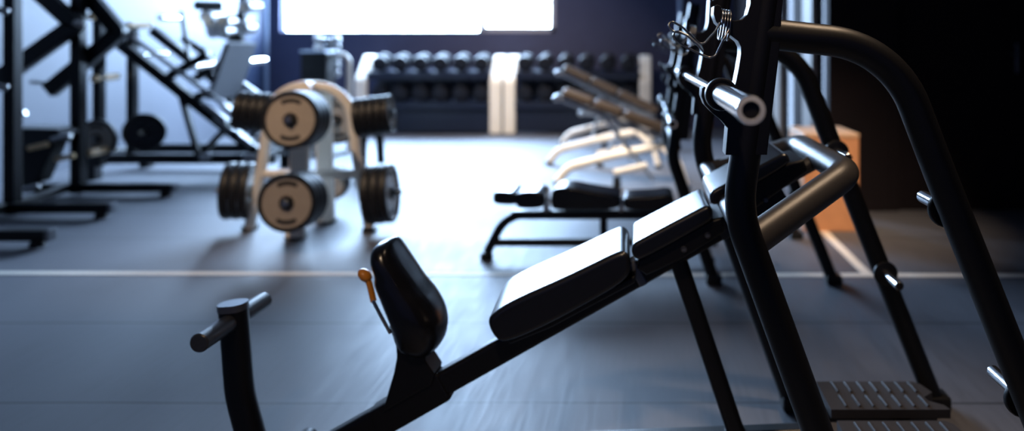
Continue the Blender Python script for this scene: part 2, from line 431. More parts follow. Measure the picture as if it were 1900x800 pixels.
for A, B in zip(rings, rings[1:]):
    for k in range(28): b.faces.new((A[k], A[(k + 1) % 28], B[(k + 1) % 28], B[k]))
b.faces.new(rings[0][::-1]); b.faces.new(rings[-1])
bmesh.ops.recalc_face_normals(b, faces=b.faces)
seat = obj('seat', b, 'gloss', inc, 75)
obj('seat_bracket', pad([(721, 606), (734, 645), (735, 665), (730, 692), (715, 744), (708, 768), (800, 716), (805, 696), (788, 670), (790, 640)], 2.25, 2.35, 'black', .008), 'black', inc)
obj('seat_slide', box(mk(), c(765, 745), (.26, .075, .1), Matrix((Vector((.87, 0, .5)), Vector((0, 1, 0)), Vector((-.5, 0, .87)))).transposed(), .012), 'black', inc)
lv = mk(); tube(lv, [P(692, 558, 2.2), P(706, 585, 2.2), P(724, 618, 2.22)], .0055, 10)
lever = obj('seat_lever', lv, 'steel', inc)
b = mk(); sweep(b, [P(693, 559, 2.24), P(690, 545, 2.24), P(686, 528, 2.24), P(683, 520, 2.24)], circ(.0125, 14, .009))
o_ = bmesh.new(); bmesh.ops.create_uvsphere(o_, u_segments=20, v_segments=12, radius=1)
dv = (P(668, 503, 2.24) - P(685, 520, 2.24)).normalized(); nv = Vector((0, 1, 0)); tv = dv.cross(nv)
rot = Matrix((dv, nv, tv)).transposed()
for v in o_.verts: v.co = rot @ Vector((v.co.x * .025, v.co.y * .022, v.co.z * .017)) + P(677, 511, 2.24)
merge(b, o_)
lh = obj('lever_grip', b, 'orange', lever); lh['label'] = 'amber plastic lever grip'
# foot post with grip rollers
obj('front_post', bar(mk(), [c(433, 571), c(445, 730), c(492, 908)], .07, .086, .03, .45), 'black', inc)
k = mk(); bar(k, [c(433, 575), c(432, 562)], .075, .09, .032); obj('post_cap', k, 'cap', inc)
for s in (-1, 1):
    p0 = Vector((-1.337, YC + s * .03, .567)); p1 = Vector((-1.337, YC + s * .185, .567))
    k = mk(); rod(k, p0, p1, .029, 28, .004); g = obj('foot_grip', k, 'grip', inc)
b = mk(); tube(b, [(c(500, 900).x, 2.02, .032), (c(500, 900).x, 2.58, .032)], .032, 20); obj('front_foot', b, 'black', inc)
# rear leg, low stretcher
obj('base_spine', bar(mk(), [c(500, 893), c(1100, 821), c(1505, 805)], .06, .055, .014), 'black', inc)
obj('rear_leg', bar(mk(), [c(1258, 482), c(1370, 815)], .06, .058, .018), 'black', inc)
# spotter step: two tread panels
for (y0, y1, x0, x1) in ((2.345, 2.545, .635, 1.035), (2.03, 2.275, .635, 1.035)):
    b = mk(); zt = .25
    o_ = bmesh.new()
    n = 6; ol = [(x0, y0), (x1 - .0, y0), (x1 - .008, y0 + .03), (x1 - .05, y0 + .06), (x1 - .055, y0 + .085), (x1 - .012, y0 + .12), (x1 - .03, y1 - .02), (x1 - .05, y1), (x0, y1)]
    T = [o_.verts.new((x, y, zt)) for x, y in ol]; Bt = [o_.verts.new((x, y, zt - .03)) for x, y in ol]
    o_.faces.new(T); o_.faces.new(Bt[::-1])
    for k in range(len(ol)): o_.faces.new((T[k], Bt[k], Bt[(k + 1) % len(ol)], T[(k + 1) % len(ol)]))
    merge(b, o_)
    for row in range(2):
        for k in range(7):
            yy0 = y0 + .018 + row * (y1 - y0) * .5; yy1 = yy0 + (y1 - y0) * .36
            xx = x0 + .055 + k * .046
            tube(b, [(xx + .002, yy0, zt + .001), (xx, (yy0 + yy1) / 2, zt + .0025), (xx - .002, yy1, zt + .001)], .005, 8)
    obj('spotter_step', b, 'tread', inc)
for y in (2.12, 2.44):
    b = mk(); bar(b, [(a0.x - .02, y, .19), (1.02, y, .195)], .05, .05, .01); obj('step_arm', b, 'black', inc)
b = mk(); bar(b, [(.9, 2.06, .17), (.9, 2.5, .17)], .05, .05, .01); obj('step_beam', b, 'black', inc)

# ---- barbells
def barbell(loc, label):
    x, y, z = loc; t = thing('barbell', label, 'barbell', (x, y, z), 'barbells on the bar racks')
    b = mk(); rod(b, (x, y - .66, z), (x, y + .66, z), .014, 24); obj('shaft', b, 'chrome', t)
    for s in (-1, 1):
        e = (x, y + s * .655, z); ax = (0, s, 0)
        b = mk(); lathe(b, [(.0, 0), (.0245, 0), (.0245, .435), (.0262, .437), (.0262, .443), (.0245, .446)], e, ax, 40)
        sl = obj('sleeve', b, 'chrome', t)
        b = mk(); lathe(b, [(0, -.012), (.036, -.012), (.039, -.008), (.039, .004), (.037, .008), (.033, .008), (.0315, .004), (.0285, .004), (.0275, .009), (.0245, .009)], e, ax, 40)
        obj('collar', b, 'black', sl)
        b = mk(); lathe(b, [(.0245, .446), (.0165, .447), (.0155, .444)], e, ax, 40); obj('end_ring', b, 'ring', sl)
        b = mk(); lathe(b, [(.0158, .444), (.0145, .437), (.0, .436)], e, ax, 40); obj('end_plug', b, 'rubber', sl)
    return t
bar1 = barbell((.188, YC, 1.3485), 'chrome barbell racked on the incline press bench, its hollow sleeve end pointing at the camera')

# ---- spring clip hanging on the near upper hook
def spring_clip(label):
    ctr = P(1343, 46, 1.735)
    t = thing('spring_clip', label, 'barbell clip', ctr, 'spring clips on the bar hooks')
    ax = Vector((.9, .0, -.12)).normalized(); s = Vector((0, 1, 0)); u = ax.cross(s).normalized()
    b = mk(); pts = []
    for k in range(0, 24 * 3 + 13):
        a = 2 * math.pi * k / 24 + R(90)
        pts.append(ctr + ax * (-.0105 + .0066 * k / 24) + s * math.cos(a) * .042 + u * math.sin(a) * .037)
    sweep(b, pts, circ(.0028, 8)); obj('coil', b, 'wire', t, 60)
    def loop(px, ys):
        n = len(px); ctrl = [P(x, y, ys[0] + (ys[1] - ys[0]) * i / (n - 1)) for i, (x, y) in enumerate(px)]
        return sweep(mk(), fillet(ctrl, .02, 5), circ(.0026, 8))
    obj('handle_loop', loop([(1336, 42), (1328, 57), (1303, 85), (1288, 72), (1268, 52), (1247, 39), (1239, 46), (1248, 58), (1272, 64), (1293, 83)], (1.70, 1.66)), 'wire', t, 60)
    obj('handle_loop', loop([(1352, 56), (1343, 72), (1325, 110), (1300, 101), (1270, 86), (1252, 73), (1249, 62), (1258, 57), (1276, 66), (1292, 80), (1305, 96)], (1.69, 1.63)), 'wire', t, 60)
    return t
clip = spring_clip('wire spring clip with two looped handles hanging on the near upper bar hook')
dup(clip, (0, 1.1, 0), 'blurred spring clip hanging on the far upper bar hook of the nearest bench')

# ---- flat press bench behind
D2 = 4.37 - 1.75; YN2, YF2, YC2 = 4.37, 5.42, 4.89
flat = thing('flat_press_bench', 'black flat press bench with low padded bed, just behind the incline bench', 'weight bench', (.3, YC2, 0), 'bar rack benches')
for y, s in ((YN2, 1), (YF2, -1)):
    up = [P(1290, 8, YN2), P(1247, 292, YN2), P(1324, 518, YN2)]
    for q in up: q.y = y
    rack_side(flat, y, up, .25, s, [(0.0, 0), (-.018, -.294)], 0)
for z, x in ((.14, .43), (.85, .22)):
    b = mk(); tube(b, [(x, YN2, z), (x, YF2, z)], .03, 16); obj('cross_tube', b, 'black', flat)
def f(px, py, y=4.75): return P(px, py, y)
def fp(pix, bev=.02): return pad(smoothpoly(pix, 2), 4.75, 5.03, None, bev)
obj('head_roll', fp([(914, 360), (920, 355), (950, 357), (962, 364), (962, 382), (920, 381), (913, 374)]), 'gloss', flat)
obj('head_pad', fp([(955, 362), (966, 356), (1006, 356), (1012, 366), (1010, 388), (962, 389), (955, 380)]), 'gloss', flat)
obj('back_pad', fp([(1021, 362), (1026, 350), (1060, 347), (1090, 354), (1148, 362), (1153, 372), (1150, 391), (1030, 392), (1022, 386)]), 'gloss', flat)
obj('seat_pad', fp([(1155, 374), (1160, 366), (1215, 364), (1240, 360), (1252, 366), (1252, 392), (1160, 393)]), 'gloss', flat)
obj('main_beam', bar(mk(), [f(950, 398, YC2), f(1290, 398, YC2)], .07, .06, .012), 'black', flat)
obj('front_leg', tube(mk(), [f(1010, 398, YC2), f(940, 398, YC2), f(904, 468, YC2)], .032, 20, .22, 10), 'black', flat)
b = mk(); lathe(b, [(0, 0), (.045, 0), (.045, .03), (.035, .05), (0, .05)], (f(903, 470, YC2).x, YC2, 0), (0, 0, 1), 20); obj('foot_cap', b, 'rubber', flat)
obj('low_rail', tube(mk(), [f(915, 450, YC2), f(1330, 450, YC2)], .028, 20), 'black', flat)
obj('bed_leg', tube(mk(), [f(1120, 398, YC2), f(1120, 450, YC2)], .028, 16), 'black', flat)
for px in (1016, 1153, 1243):
    k = mk(); p = f(px, 379, YC2); box(k, p, (.035, .22, .06), None, .008); obj('pad_bracket', k, 'steel', flat)
bar2 = barbell((.170, YC2, 1.0545), 'blurred chrome barbell racked on the flat press bench')
dup(clip, (0, D2, 0), 'small blurred spring clip hanging on the near upper hook of the flat press bench')

# ------------------------------------------------------------------ adjustable benches with cream frames
def adj_bench(label, foot, hi, lo, nseg):
    """foot: left foot point; hi/lo: ends of the pad line (X offset from foot, z)"""
    x, y = foot; t = thing('adjustable_bench', label, 'weight bench', (x, y, 0), 'adjustable benches with cream frames')
    pts = [Vector((x, y, .06)), Vector((x + .16, y, .19)), Vector((x + .62, y, .34)), Vector((x + 1.12, y, .45))]
    obj('base_tube', tube(mk(), [Vector((x - .02, y, .04)), Vector((x + .10, y, .19)), Vector((x + .55, y, .31)), Vector((x + 1.16, y, .44))], .048, 20, [.25, .6], 10), 'white', t)
    for yy in (-.2, .2):
        b = mk(); tube(b, [Vector((x + 1.1, y, .42)), Vector((x + 1.3, y + yy, .25)), Vector((x + 1.36, y + yy * 1.3, .04))], .032, 16, .12); obj('rear_leg', b, 'white', t)
        k = mk(); lathe(k, [(0, 0), (.045, 0), (.045, .03), (.038, .04), (0, .04)], (x + 1.36, y + yy * 1.3, 0), (0, 0, 1), 16); obj('foot_cap', k, 'rubber', t)
    k = mk(); lathe(k, [(0, 0), (.055, 0), (.055, .035), (.045, .045), (0, .045)], (x - .02, y, 0), (0, 0, 1), 16); obj('foot_cap', k, 'rubber', t)
    b = mk(); tube(b, [Vector((x + .60, y - .17, .16)), Vector((x + .95, y - .17, .24))], .035, 16); obj('cross_foot', b, 'white', t)
    k = mk(); lathe(k, [(0, 0), (.045, 0), (.045, .03), (.038, .12), (0, .12)], (x + .63, y - .17, 0), (0, 0, 1), 16); obj('foot_cap', k, 'rubber', t)
    a = Vector((x + hi[0], y, hi[1])); q = Vector((x + lo[0], y, lo[1])); d = (q - a); L = d.length; d.normalize()
    n = Vector((-d.z, 0, d.x)); n = n if n.z > 0 else -n
    rot = Matrix((d, Vector((0, 1, 0)), n)).transposed()
    cuts = [0, .30, .58, 1.0]
    for i in range(3):
        l0, l1 = L * cuts[i] + .012, L * cuts[i + 1] - .012
        k = mk(); box(k, a + d * (l0 + l1) / 2 + n * .055, (l1 - l0, .30, .10), rot, .03, 3)
        obj('seat_pad' if i == 2 else 'back_pad', k, 'padbrown', t)
        if i:
            k = mk(); box(k, a + d * (L * cuts[i]) + n * .06, (.03, .24, .07), rot, .008); obj('pad_hinge', k, 'steel', t)
    k = mk(); lathe(k, [(0, 0), (.035, 0), (.04, .01), (.04, .26), (.035, .27), (0, .27)], a - Vector((.03, .135, .02)), (0, 1, 0), 16); obj('end_roll', k, 'steel', t)
    b = mk(); bar(b, [a - n * .03, a + d * L * .62 - n * .05, q - n * .04], .05, .05, .01); obj('pad_frame', b, 'steel', t)
    b = mk(); tube(b, [a + d * L * .42 - n * .05, Vector((x + 1.02, y - .06, .06))], .022, 12); obj('support_strut', b, 'steel', t)
    b = mk(); tube(b, [Vector((x + .5, y + .16, .30)), Vector((x + .62, y + .1, hi[1] * .55))], .02, 12); obj('side_strut', b, 'steel', t)
    return t
def ft(px, py): Y = F * CH / (py - VY); return ((px - VX) * Y / F, Y)
f1 = ft(1038, 343); f2 = ft(1022, 306); f3 = ft(1046, 270)
def rel(ft_, px, py): p = P(px, py, ft_[1]); return (p.x - ft_[0], p.z)
adj_bench('cream-framed adjustable bench with low backrest, nearest of the three behind the flat bench', f1, rel(f1, 1040, 178), rel(f1, 1236, 250), 3)
adj_bench('cream-framed adjustable bench, middle of three, backrest raised highest before the dumbbell rack', f2, rel(f2, 1042, 132), rel(f2, 1218, 214), 3)
adj_bench('cream-framed adjustable bench, farthest of three, mostly hidden behind the other two', f3, (.3, .52), (1.3, .50), 3)

# ------------------------------------------------------------------ weight plate tree
TY = 5.65
tree = thing('plate_tree', 'cream arched weight tree loaded with black-rimmed plates on the open floor', 'weight tree', (-2.6, TY, 0))
obj('arch', tube(mk(), [P(463, 422, TY), P(488, 300, TY), P(505, 160, TY), P(648, 160, TY), P(662, 290, TY), P(686, 426, TY)], .042, 20, [1, .30, .30, 1], 12), 'white', tree)
obj('cross_bar', tube(mk(), [P(482, 323, TY), P(672, 323, TY)], .036, 20), 'white', tree)
obj('front_post', bar(mk(), [P(565, 162, 5.5), P(556, 300, 5.45), P(548, 440, 5.40)], .07, .14, .02, ref=Vector((0, 1, 0))), 'white', tree)
obj('rear_post', bar(mk(), [P(600, 162, 5.8), P(603, 300, 5.85), P(606, 412, 5.9)], .07, .13, .02, ref=Vector((0, 1, 0))), 'white', tree)
for px, py in ((464, 426), (686, 430), (549, 443), (606, 414)):
    x, y = ft(px, py); k = mk()
    box(k, (x, y, .02), (.14 if px in (549, 606) else .1, .09, .04), None, .01); obj('foot_cap', k, 'rubber', tree)
k = mk(); bar(k, [P(565, 165, 5.5), P(600, 165, 5.8)], .1, .09, .02); obj('top_bridge', k, 'white', tree)

def plate(name, r, w, label, group, face='plateface'):
    """plate with its axis along +Y (front face towards -Y), built at the origin"""
    t = thing(name, label, 'weight plate', (0, 0, 0), group)
    h = w / 2
    b = mk(); lathe(b, [(r * .84, -h * .7), (r * .87, -h), (r * .97, -h), (r, -h * .6), (r, h * .6), (r * .97, h), (r * .87, h), (r * .84, h * .7)], (0, 0, 0), (0, 1, 0), 48); obj('rubber_rim', b, 'rubber', t)
    b = mk(); lathe(b, [(.027, -h * .95), (r * .22, -h * .95), (r * .26, -h * .55), (r * .80, -h * .55), (r * .85, -h * .75), (r * .85, h * .75), (r * .80, h * .55), (r * .26, h * .55), (r * .22, h * .95), (.027, h * .95), (.027, -h * .95)], (0, 0, 0), (0, 1, 0), 48)
    obj('plate_face', b, face, t)
    b = mk(); lathe(b, [(.027, -h * 1.0), (.05, -h * 1.0), (.052, -h * .9), (.052, h * .9), (.05, h), (.027, h), (.027, -h)], (0, 0, 0), (0, 1, 0), 24); obj('hub_ring', b, 'rubber', t)
    for s in (1, -1):
        b = mk(); pts = [Vector((math.sin(R(a)) * r * .66, 0, s * math.cos(R(a)) * r * .66)) for a in range(-30, 31, 10)]
        sweep(b, pts, rrect(h * .62, r * .075, .004)); obj('grip_slot', b, 'rubber', t)
    return t
big = plate('weight_plate', .21, .052, '', 'weight plates on the tree')
mid = plate('weight_plate', .158, .05, '', 'weight plates on the tree')
dark = plate('weight_plate', .21, .052, '', 'plates stored at the leg press', 'gloss')
used = set()
ORD = {1: ['single'], 2: ['outer', 'inner'], 3: ['outermost', 'middle', 'innermost'], 4: ['outermost', 'second from outside', 'third from outside', 'innermost'],
       5: ['outermost', 'second from outside', 'middle', 'second from inside', 'innermost']}
def put(proto, loc, d, label, group):
    """place a plate: its front face looks along d"""
    if proto.name in used: o = dup(proto, (0, 0, 0), label, group)
    else: o = proto; used.add(proto.name); o['label'] = label; o['group'] = group
    o.location = loc
    d = Vector(d).normalized(); o.rotation_mode = 'QUATERNION'
    o.rotation_quaternion = Vector((0, -1, 0)).rotation_difference(d)
    return o
def peg_stack(proto, outer, d, n, w, where, kind, peg0, pegr=.024, parent=tree, tip=.06, gap=.0015, sc=1.):
    d = Vector(d).normalized(); outer = Vector(outer)
    k = mk(); rod(k, peg0, outer + d * (w / 2 + tip), pegr, 16); obj('plate_peg', k, 'steel', parent)
    for i in range(n):
        put(proto, outer - d * i * (w + gap), d, '%s, %s on the %s' % (kind, ORD[n][i], where), 'weight plates on the tree').scale = (sc, sc, sc)
o1 = P(541, 222, 5.08); peg_stack(big, o1, (0, -1, .06), 4, .052, 'upper front peg of the weight tree', 'grey-faced black-rimmed plate', (o1.x, 5.5, o1.z - .02), tip=.03)
o2 = P(534, 376, 4.98); peg_stack(big, o2, (0, -1, .06), 4, .052, 'lower front peg of the weight tree', 'grey-faced black-rimmed plate', (o2.x, 5.42, o2.z - .02), tip=.02)
z = P(700, 212, TY).z
o3 = Vector((P(722, 210, TY).x, TY, z)); peg_stack(mid, o3, (1, .10, .12), 5, .055, 'upper right peg of the weight tree', 'small ridged black plate', (-2.36, TY, z - .04), tip=.02)
o4 = Vector((P(726, 355, TY).x, TY - .04, P(700, 356, TY).z)); peg_stack(big, o4, (1, .10, .08), 3, .068, 'lower right peg of the weight tree', 'large black plate', (-2.25, TY, o4.z - .04), tip=.06, sc=1.13)
o5 = Vector((P(446, 208, TY).x, TY, P(446, 205, TY).z)); peg_stack(mid, o5, (-1, -.28, .12), 5, .055, 'upper left peg of the weight tree', 'small ridged black plate', (-3.0, TY, o5.z - .04), tip=.02)
o6 = Vector((P(426, 352, TY).x, TY, P(426, 354, TY).z)); peg_stack(big, o6, (-1, -.28, .05), 3, .068, 'lower left peg of the weight tree', 'large black plate', (-3.05, TY, o6.z - .04), tip=.06, sc=1.08)
o7 = Vector((P(629, 220, 6.3).x, 6.32, P(629, 222, 6.3).z)); peg_stack(big, o7, (0, 1, .05), 2, .052, 'upper rear peg of the weight tree', 'shaded grey plate', (o7.x, 5.8, o7.z - .02), tip=.03)
o8 = Vector((P(615, 335, 6.3).x, 6.32, P(615, 338, 6.3).z)); peg_stack(mid, o8, (0, 1, .05), 2, .045, 'lower rear peg of the weight tree', 'shaded grey plate', (o8.x, 5.86, o8.z - .02), tip=.03)

# ------------------------------------------------------------------ dumbbell racks
RY = 12.2
def dumb_rack(x0, x1, label):
    t = thing('dumbbell_rack', label, 'dumbbell rack', ((x0 + x1) / 2, RY + .25, 0), 'dumbbell racks along the back wall')
    for xx in (x0 + .11, x1 - .11):
        b = mk(); bar(b, [Vector((xx, RY, .02)), Vector((xx, RY, .92)), Vector((xx, RY + .38, 1.33)), Vector((xx, RY + .45, 1.33))], .1, .21, .03, [.15, .1], ref=Vector((0, 1, 0)))
        s = obj('side_frame', b, 'white', t)
        k = mk(); bx(k, xx - .1, xx + .1, RY - .05, RY + .55, 0, .03, .008); obj('floor_foot', k, 'rubber', s)
    for zz, yy in ((1.08, .0), (.56, -.02)):
        k = mk(); box(k, ((x0 + x1) / 2, RY + .2 + yy, zz), (x1 - x0 - .42, .42, .03), Matrix.Rotation(R(10), 3, 'X'), .008); tr = obj('tray', k, 'rackblue', t)
        k = mk(); bx(k, x0 + .21, x1 - .21, RY - .03 + yy, RY - .005 + yy, zz - .12, zz + .01, .006); obj('tray_lip', k, 'rackblue', tr)
    k = mk(); bx(k, x0 + .21, x1 - .21, RY + .44, RY + .47, .06, 1.1, .005); obj('back_panel', k, 'rackblue', t)
    k = mk(); bx(k, x0 + .21, x1 - .21, RY + .02, RY + .06, .04, .42, .005); obj('skirt_panel', k, 'rackblue', t)
    return t
dumb_rack(-4.99, -2.425, 'cream-posted two-tier dumbbell rack under the window, left of the pair')
dumb_rack(-2.405, .18, 'cream-posted two-tier dumbbell rack behind the white-framed benches, right of the pair')
def dumbbell(label, r=.142, ln=.34, grp='dumbbells on the racks'):
    t = thing('dumbbell', label, 'dumbbell', (0, 0, 0), grp)
    k = mk(); rod(k, (0, -ln / 2 + .06, r), (0, ln / 2 - .06, r), .016, 16); obj('handle', k, 'chrome', t)
    for s in (-1, 1):
        k = mk(); lathe(k, [(0, 0), (r * .75, 0), (r * .95, .018), (r, .04), (r, .075), (r * .93, .1), (r * .6, .115), (0, .115)], (0, s * (ln / 2 - .115), r), (0, s, 0), 28); obj('head', k, 'headrubber', t)
    return t
db = dumbbell('')
first = True
ORD6 = ['first', 'second', 'third', 'fourth', 'fifth', 'sixth']
for rk, xs in (('left', (705, 742, 780, 817, 855, 893)), ('right', (974, 1011, 1050, 1088, 1128, 1167))):
    for tier, zz, py in (('top', 1.115, 118), ('bottom', .59, 182)):
        for i, px in enumerate(xs):
            lab = 'round black dumbbell, %s from the left on the %s tier of the %s rack' % (ORD6[i], tier, rk)
            if first: o = db; o['label'] = lab; first = False
            else: o = dup(db, (0, 0, 0), lab)
            o.location = ((px - VX) * 12.25 / F, RY + .2 - (.02 if tier == 'bottom' else 0), zz); o.rotation_euler = (R(10), 0, 0)

# ------------------------------------------------------------------ small tower behind the tree: black cabinet on a cream arched frame, chrome hand weights
TW = 9.6
tw = thing('weight_tower', 'dark cabinet tower with a cream arch, standing behind the weight tree', 'gym machine', (P(590, 300, TW).x, TW, 0))
xa, xb = P(557, 0, TW).x, P(606, 0, TW).x; zt = P(0, 97, TW).z
k = mk(); bx(k, xa, xb, TW, TW + .3, .75, zt, .02); obj('cabinet', k, 'blackfar', tw)
k = mk(); bx(k, xa - .01, xb + .01, TW - .01, TW + .31, zt - .005, zt + .025, .01); obj('cabinet_top', k, 'pale', tw)
k = mk(); bar(k, [Vector(((xa + xb) / 2, TW + .15, .0)), Vector(((xa + xb) / 2, TW + .15, .76))], .12, .14, .02); obj('stem', k, 'white', tw)
k = mk(); bx(k, xa - .05, xb + .15, TW - .1, TW + .45, 0, .05, .015); obj('base_plate', k, 'rubber', tw)
k = mk(); tube(k, [Vector((xb - .02, TW + .25, zt - .04)), Vector((xb + .2, TW + .25, zt - .04)), Vector((xb + .2, TW + .25, .04))], .035, 16, .19, 10); obj('arch', k, 'white', tw)
hs = thing('hand_weight_stand', 'narrow stand of stacked small hand weights under the window sill', 'weight stand', (P(608, 250, 11.2).x, 11.2, 0))
hx = P(607, 0, 11.2).x
k = mk(); bx(k, hx - .25, hx + .25, 11.0, 11.4, 0, .06, .02); obj('base_plate', k, 'rubber', hs)
k = mk(); bar(k, [Vector((hx, 11.32, .05)), Vector((hx, 11.32, 1.66))], .08, .08, .01); obj('post', k, 'blackfar', hs)
hw = None
for i, py in enumerate((72, 88, 104, 120, 136)):
    zz = P(0, py, 11.2).z
    k = mk(); box(k, (hx, 11.24, zz - .055), (.36, .14, .012), None, .004); obj('cradle', k, 'blackfar', hs)
    lab = 'small shiny hand weight, %s from the top of the stacked stand' % ORD6[i]
    if hw is None:
        hw = thing('hand_weight', lab, 'dumbbell', (hx, 11.2, zz - .048), 'hand weights on the stand')
        k = mk(); rod(k, (hx - .1, 11.2, zz), (hx + .1, 11.2, zz), .016); obj('handle', k, 'chrome', hw)
        for s in (-1, 1):
            k = mk(); lathe(k, [(0, 0), (.035, 0), (.048, .02), (.048, .09), (.035, .115), (0, .115)], (hx + s * .09, 11.2, zz), (s, 0, 0), 20); obj('head', k, 'steel', hw)
        z0 = zz
    else: dup(hw, (0, 0, zz - z0), lab)
# black stool with bent legs behind the right-hand plates
sx, sy = P(682, 0, 8).x, 8.0
stl = thing('stool', 'black bent-leg stool half hidden behind the right side of the weight tree', 'stool', (sx, sy, 0))
k = mk(); lathe(k, [(0, .55), (.15, .55), (.17, .57), (.17, .61), (.14, .63), (0, .63)], (sx, sy, 0), (0, 0, 1), 28); obj('seat', k, 'vinyl', stl)
for a in (20, 160, 270):
    d = Vector((math.cos(R(a)), math.sin(R(a)), 0)); c0 = Vector((sx, sy, 0))
    k = mk(); tube(k, [c0 + d * .03 + Vector((0, 0, .55)), c0 + d * .13 + Vector((0, 0, .48)), c0 + d * .15 + Vector((0, 0, .0))], .045, 14, .18); obj('leg', k, 'blackfar', stl)

# ------------------------------------------------------------------ plyo box
bxx0, bxx1, by = P(1491, 0, 5.6).x, P(1597, 0, 5.6).x, 5.62
pb = thing('plyo_box', 'warm plywood jump box standing against the dark wall', 'jump box', ((bxx0 + bxx1) / 2, by + .3, 0))
k = mk(); bx(k, bxx0 + .004, bxx1 - .004, by, by + .55, .0, .755, .012); obj('body', k, 'wood', pb)
k = mk(); bx(k, bxx0, bxx1, by - .006, by + .556, .752, .79, .014); obj('top_panel', k, 'woodtop', pb)

# ------------------------------------------------------------------ left: lever press machine
lp = thing('lever_press_machine', 'tall black plate-loaded press with angled lever arms at the left edge', 'gym machine', (-5.7, 6.5, 0))
def up(px, py0, y, w=.1, top=2.6): x = P(px, 0, y).x; return bx(mk(), x - w / 2, x + w / 2, y, y + w, .02, top, .012)
obj('upright', up(14, 0, 6.1), 'blackfar', lp)
obj('upright', up(138, 0, 7.0, .105), 'blackfar', lp)
obj('top_beam', bar(mk(), [Vector((P(14, 0, 6.1).x, 6.1, 2.62)), Vector((P(138, 0, 7.0).x, 7.1, 2.62))], .1, .1, .012), 'blackfar', lp)
def foot(y, px0, px1, zt=.13):
    x0, x1 = P(px0, 0, y).x, P(px1, 0, y).x
    k = mk(); bx(k, x0, x1, y - .045, y + .045, zt - .085, zt, .014); o = obj('floor_foot', k, 'blackfar', lp)
    k = mk(); bx(k, x1 - .01, x1 + .025, y - .047, y + .047, zt - .088, zt + .002, .012); obj('end_cap', k, 'cap', o)
    k = mk(); lathe(k, [(0, 0), (.05, 0), (.05, .03), (.035, zt - .08), (0, zt - .08)], (x1 - .09, y, 0), (0, 0, 1), 16); obj('foot_pad', k, 'rubber', o)
    k = mk(); lathe(k, [(0, 0), (.05, 0), (.05, .03), (.035, zt - .08), (0, zt - .08)], (x0 + .09, y, 0), (0, 0, 1), 16); obj('foot_pad', k, 'rubber', o)
foot(7.0, 60, 324); foot(6.1, -120, 207); foot(5.2, -240, 92)
obj('floor_beam', bar(mk(), [Vector((P(14, 0, 6.1).x, 6.1, .09)), Vector((P(125, 0, 7.0).x, 7.0, .09))], .08, .08, .012), 'blackfar', lp)
obj('floor_beam', bar(mk(), [Vector((P(14, 0, 6.1).x, 5.2, .09)), Vector((P(14, 0, 6.1).x, 6.1, .09))], .08, .08, .012), 'blackfar', lp)
def arm(pix, y, w=.085, h=.15):
    k = mk(); bar(k, [P(px, py, y) for px, py in pix], w, h, .014, .03); return obj('lever_arm', k, 'blackfar', lp)
arm([(30, -55), (140, 46), (-5, 150)], 6.94, .1, .16); arm([(120, -60), (222, 60), (92, 168)], 7.16, .1)
for px, py, y in ((143, 42, 6.87), (3, 18, 6.0), (2, 160, 6.0), (62, 152, 7.25)):
    p = P(px, py, y); k = mk(); rod(k, p + Vector((-.02, -.02, 0)), p + Vector((.16 if px == 62 else .03, .03, -.02)), .02 if px == 62 else .03, 14); obj('pivot_bolt', k, 'steel', lp)
k = mk(); prism(k, [(P(x, y, 6.9).x, P(x, y, 6.9).z) for x, y in ((28, 240), (36, 234), (126, 236), (132, 244), (118, 264), (30, 268))], 6.75, 7.1, .02); obj('seat_pad', k, 'vinyl', lp)
k = mk(); prism(k, [(P(x, y, 6.9).x, P(x, y, 6.9).z) for x, y in ((30, 262), (112, 262), (96, 300), (80, 336), (44, 350), (32, 330))], 6.83, 7.0, .01); obj('seat_bracket', k, 'blackfar', lp)
k = mk(); bar(k, [P(50, 330, 6.92), Vector((P(50, 330, 6.92).x, 6.92, .06))], .09, .1, .012); obj('seat_post', k, 'blackfar', lp)
for px, py, y, m in ((115, 254, 6.7, 'steel'), (56, 348, 6.5, 'steel'), (72, 270, 6.7, 'brass'), (122, 291, 6.9, 'brass'), (30, 212, 6.2, 'steel')):
    p = P(px, py, y); k = mk(); rod(k, p + Vector((-.10, 0, -.03)), p + Vector((.06, .03, .01)), .026, 14); obj('adjuster_pin', k, m, lp)

# ------------------------------------------------------------------ left: leg press sled with storage posts
lg = thing('leg_press_machine', 'black inclined leg press sled along the white wall, behind the lever press', 'gym machine', (-5.4, 8.3, 0))
for y in (7.9, 8.75):
    k = mk(); bar(k, [P(186, 52, 7.9) * 1.0, P(478, 282, 7.9)], .1, .11, .012)
    for v in k.verts: v.co.y += y - 7.9
    obj('guide_rail', k, 'blackfar', lg)
    k = mk(); bar(k, [Vector((P(172, 0, 8).x, y, .24)), Vector((P(520, 0, 8).x, y, .24))], .1, .11, .012); obj('base_beam', k, 'blackfar', lg)
    for px in (186, 470):
        k = mk(); bx(k, P(px, 0, 8).x - .06, P(px, 0, 8).x + .06, y - .06, y + .06, 0, .2, .01); obj('base_leg', k, 'blackfar', lg)
    k = mk(); bar(k, [P(336, 175, 7.9), P(368, 288, 7.9)], .06, .06, .01)
    bar(k, [P(432, 225, 7.9), P(372, 288, 7.9)], .06, .06, .01)
    for v in k.verts: v.co.y += y - 7.9
    obj('brace', k, 'blackfar', lg)
    k = mk(); rod(k, P(240, 74, 7.9) + Vector((0, y - 7.86, .03)), P(432, 222, 7.9) + Vector((0, y - 7.86, .08)), .028, 16); obj('slide_rod', k, 'steel', lg)
for px in (175, 478):
    k = mk(); bar(k, [Vector((P(px, 0, 8).x, 7.9, .24)), Vector((P(px, 0, 8).x, 8.75, .24))], .1, .1, .012); obj('cross_beam', k, 'blackfar', lg)
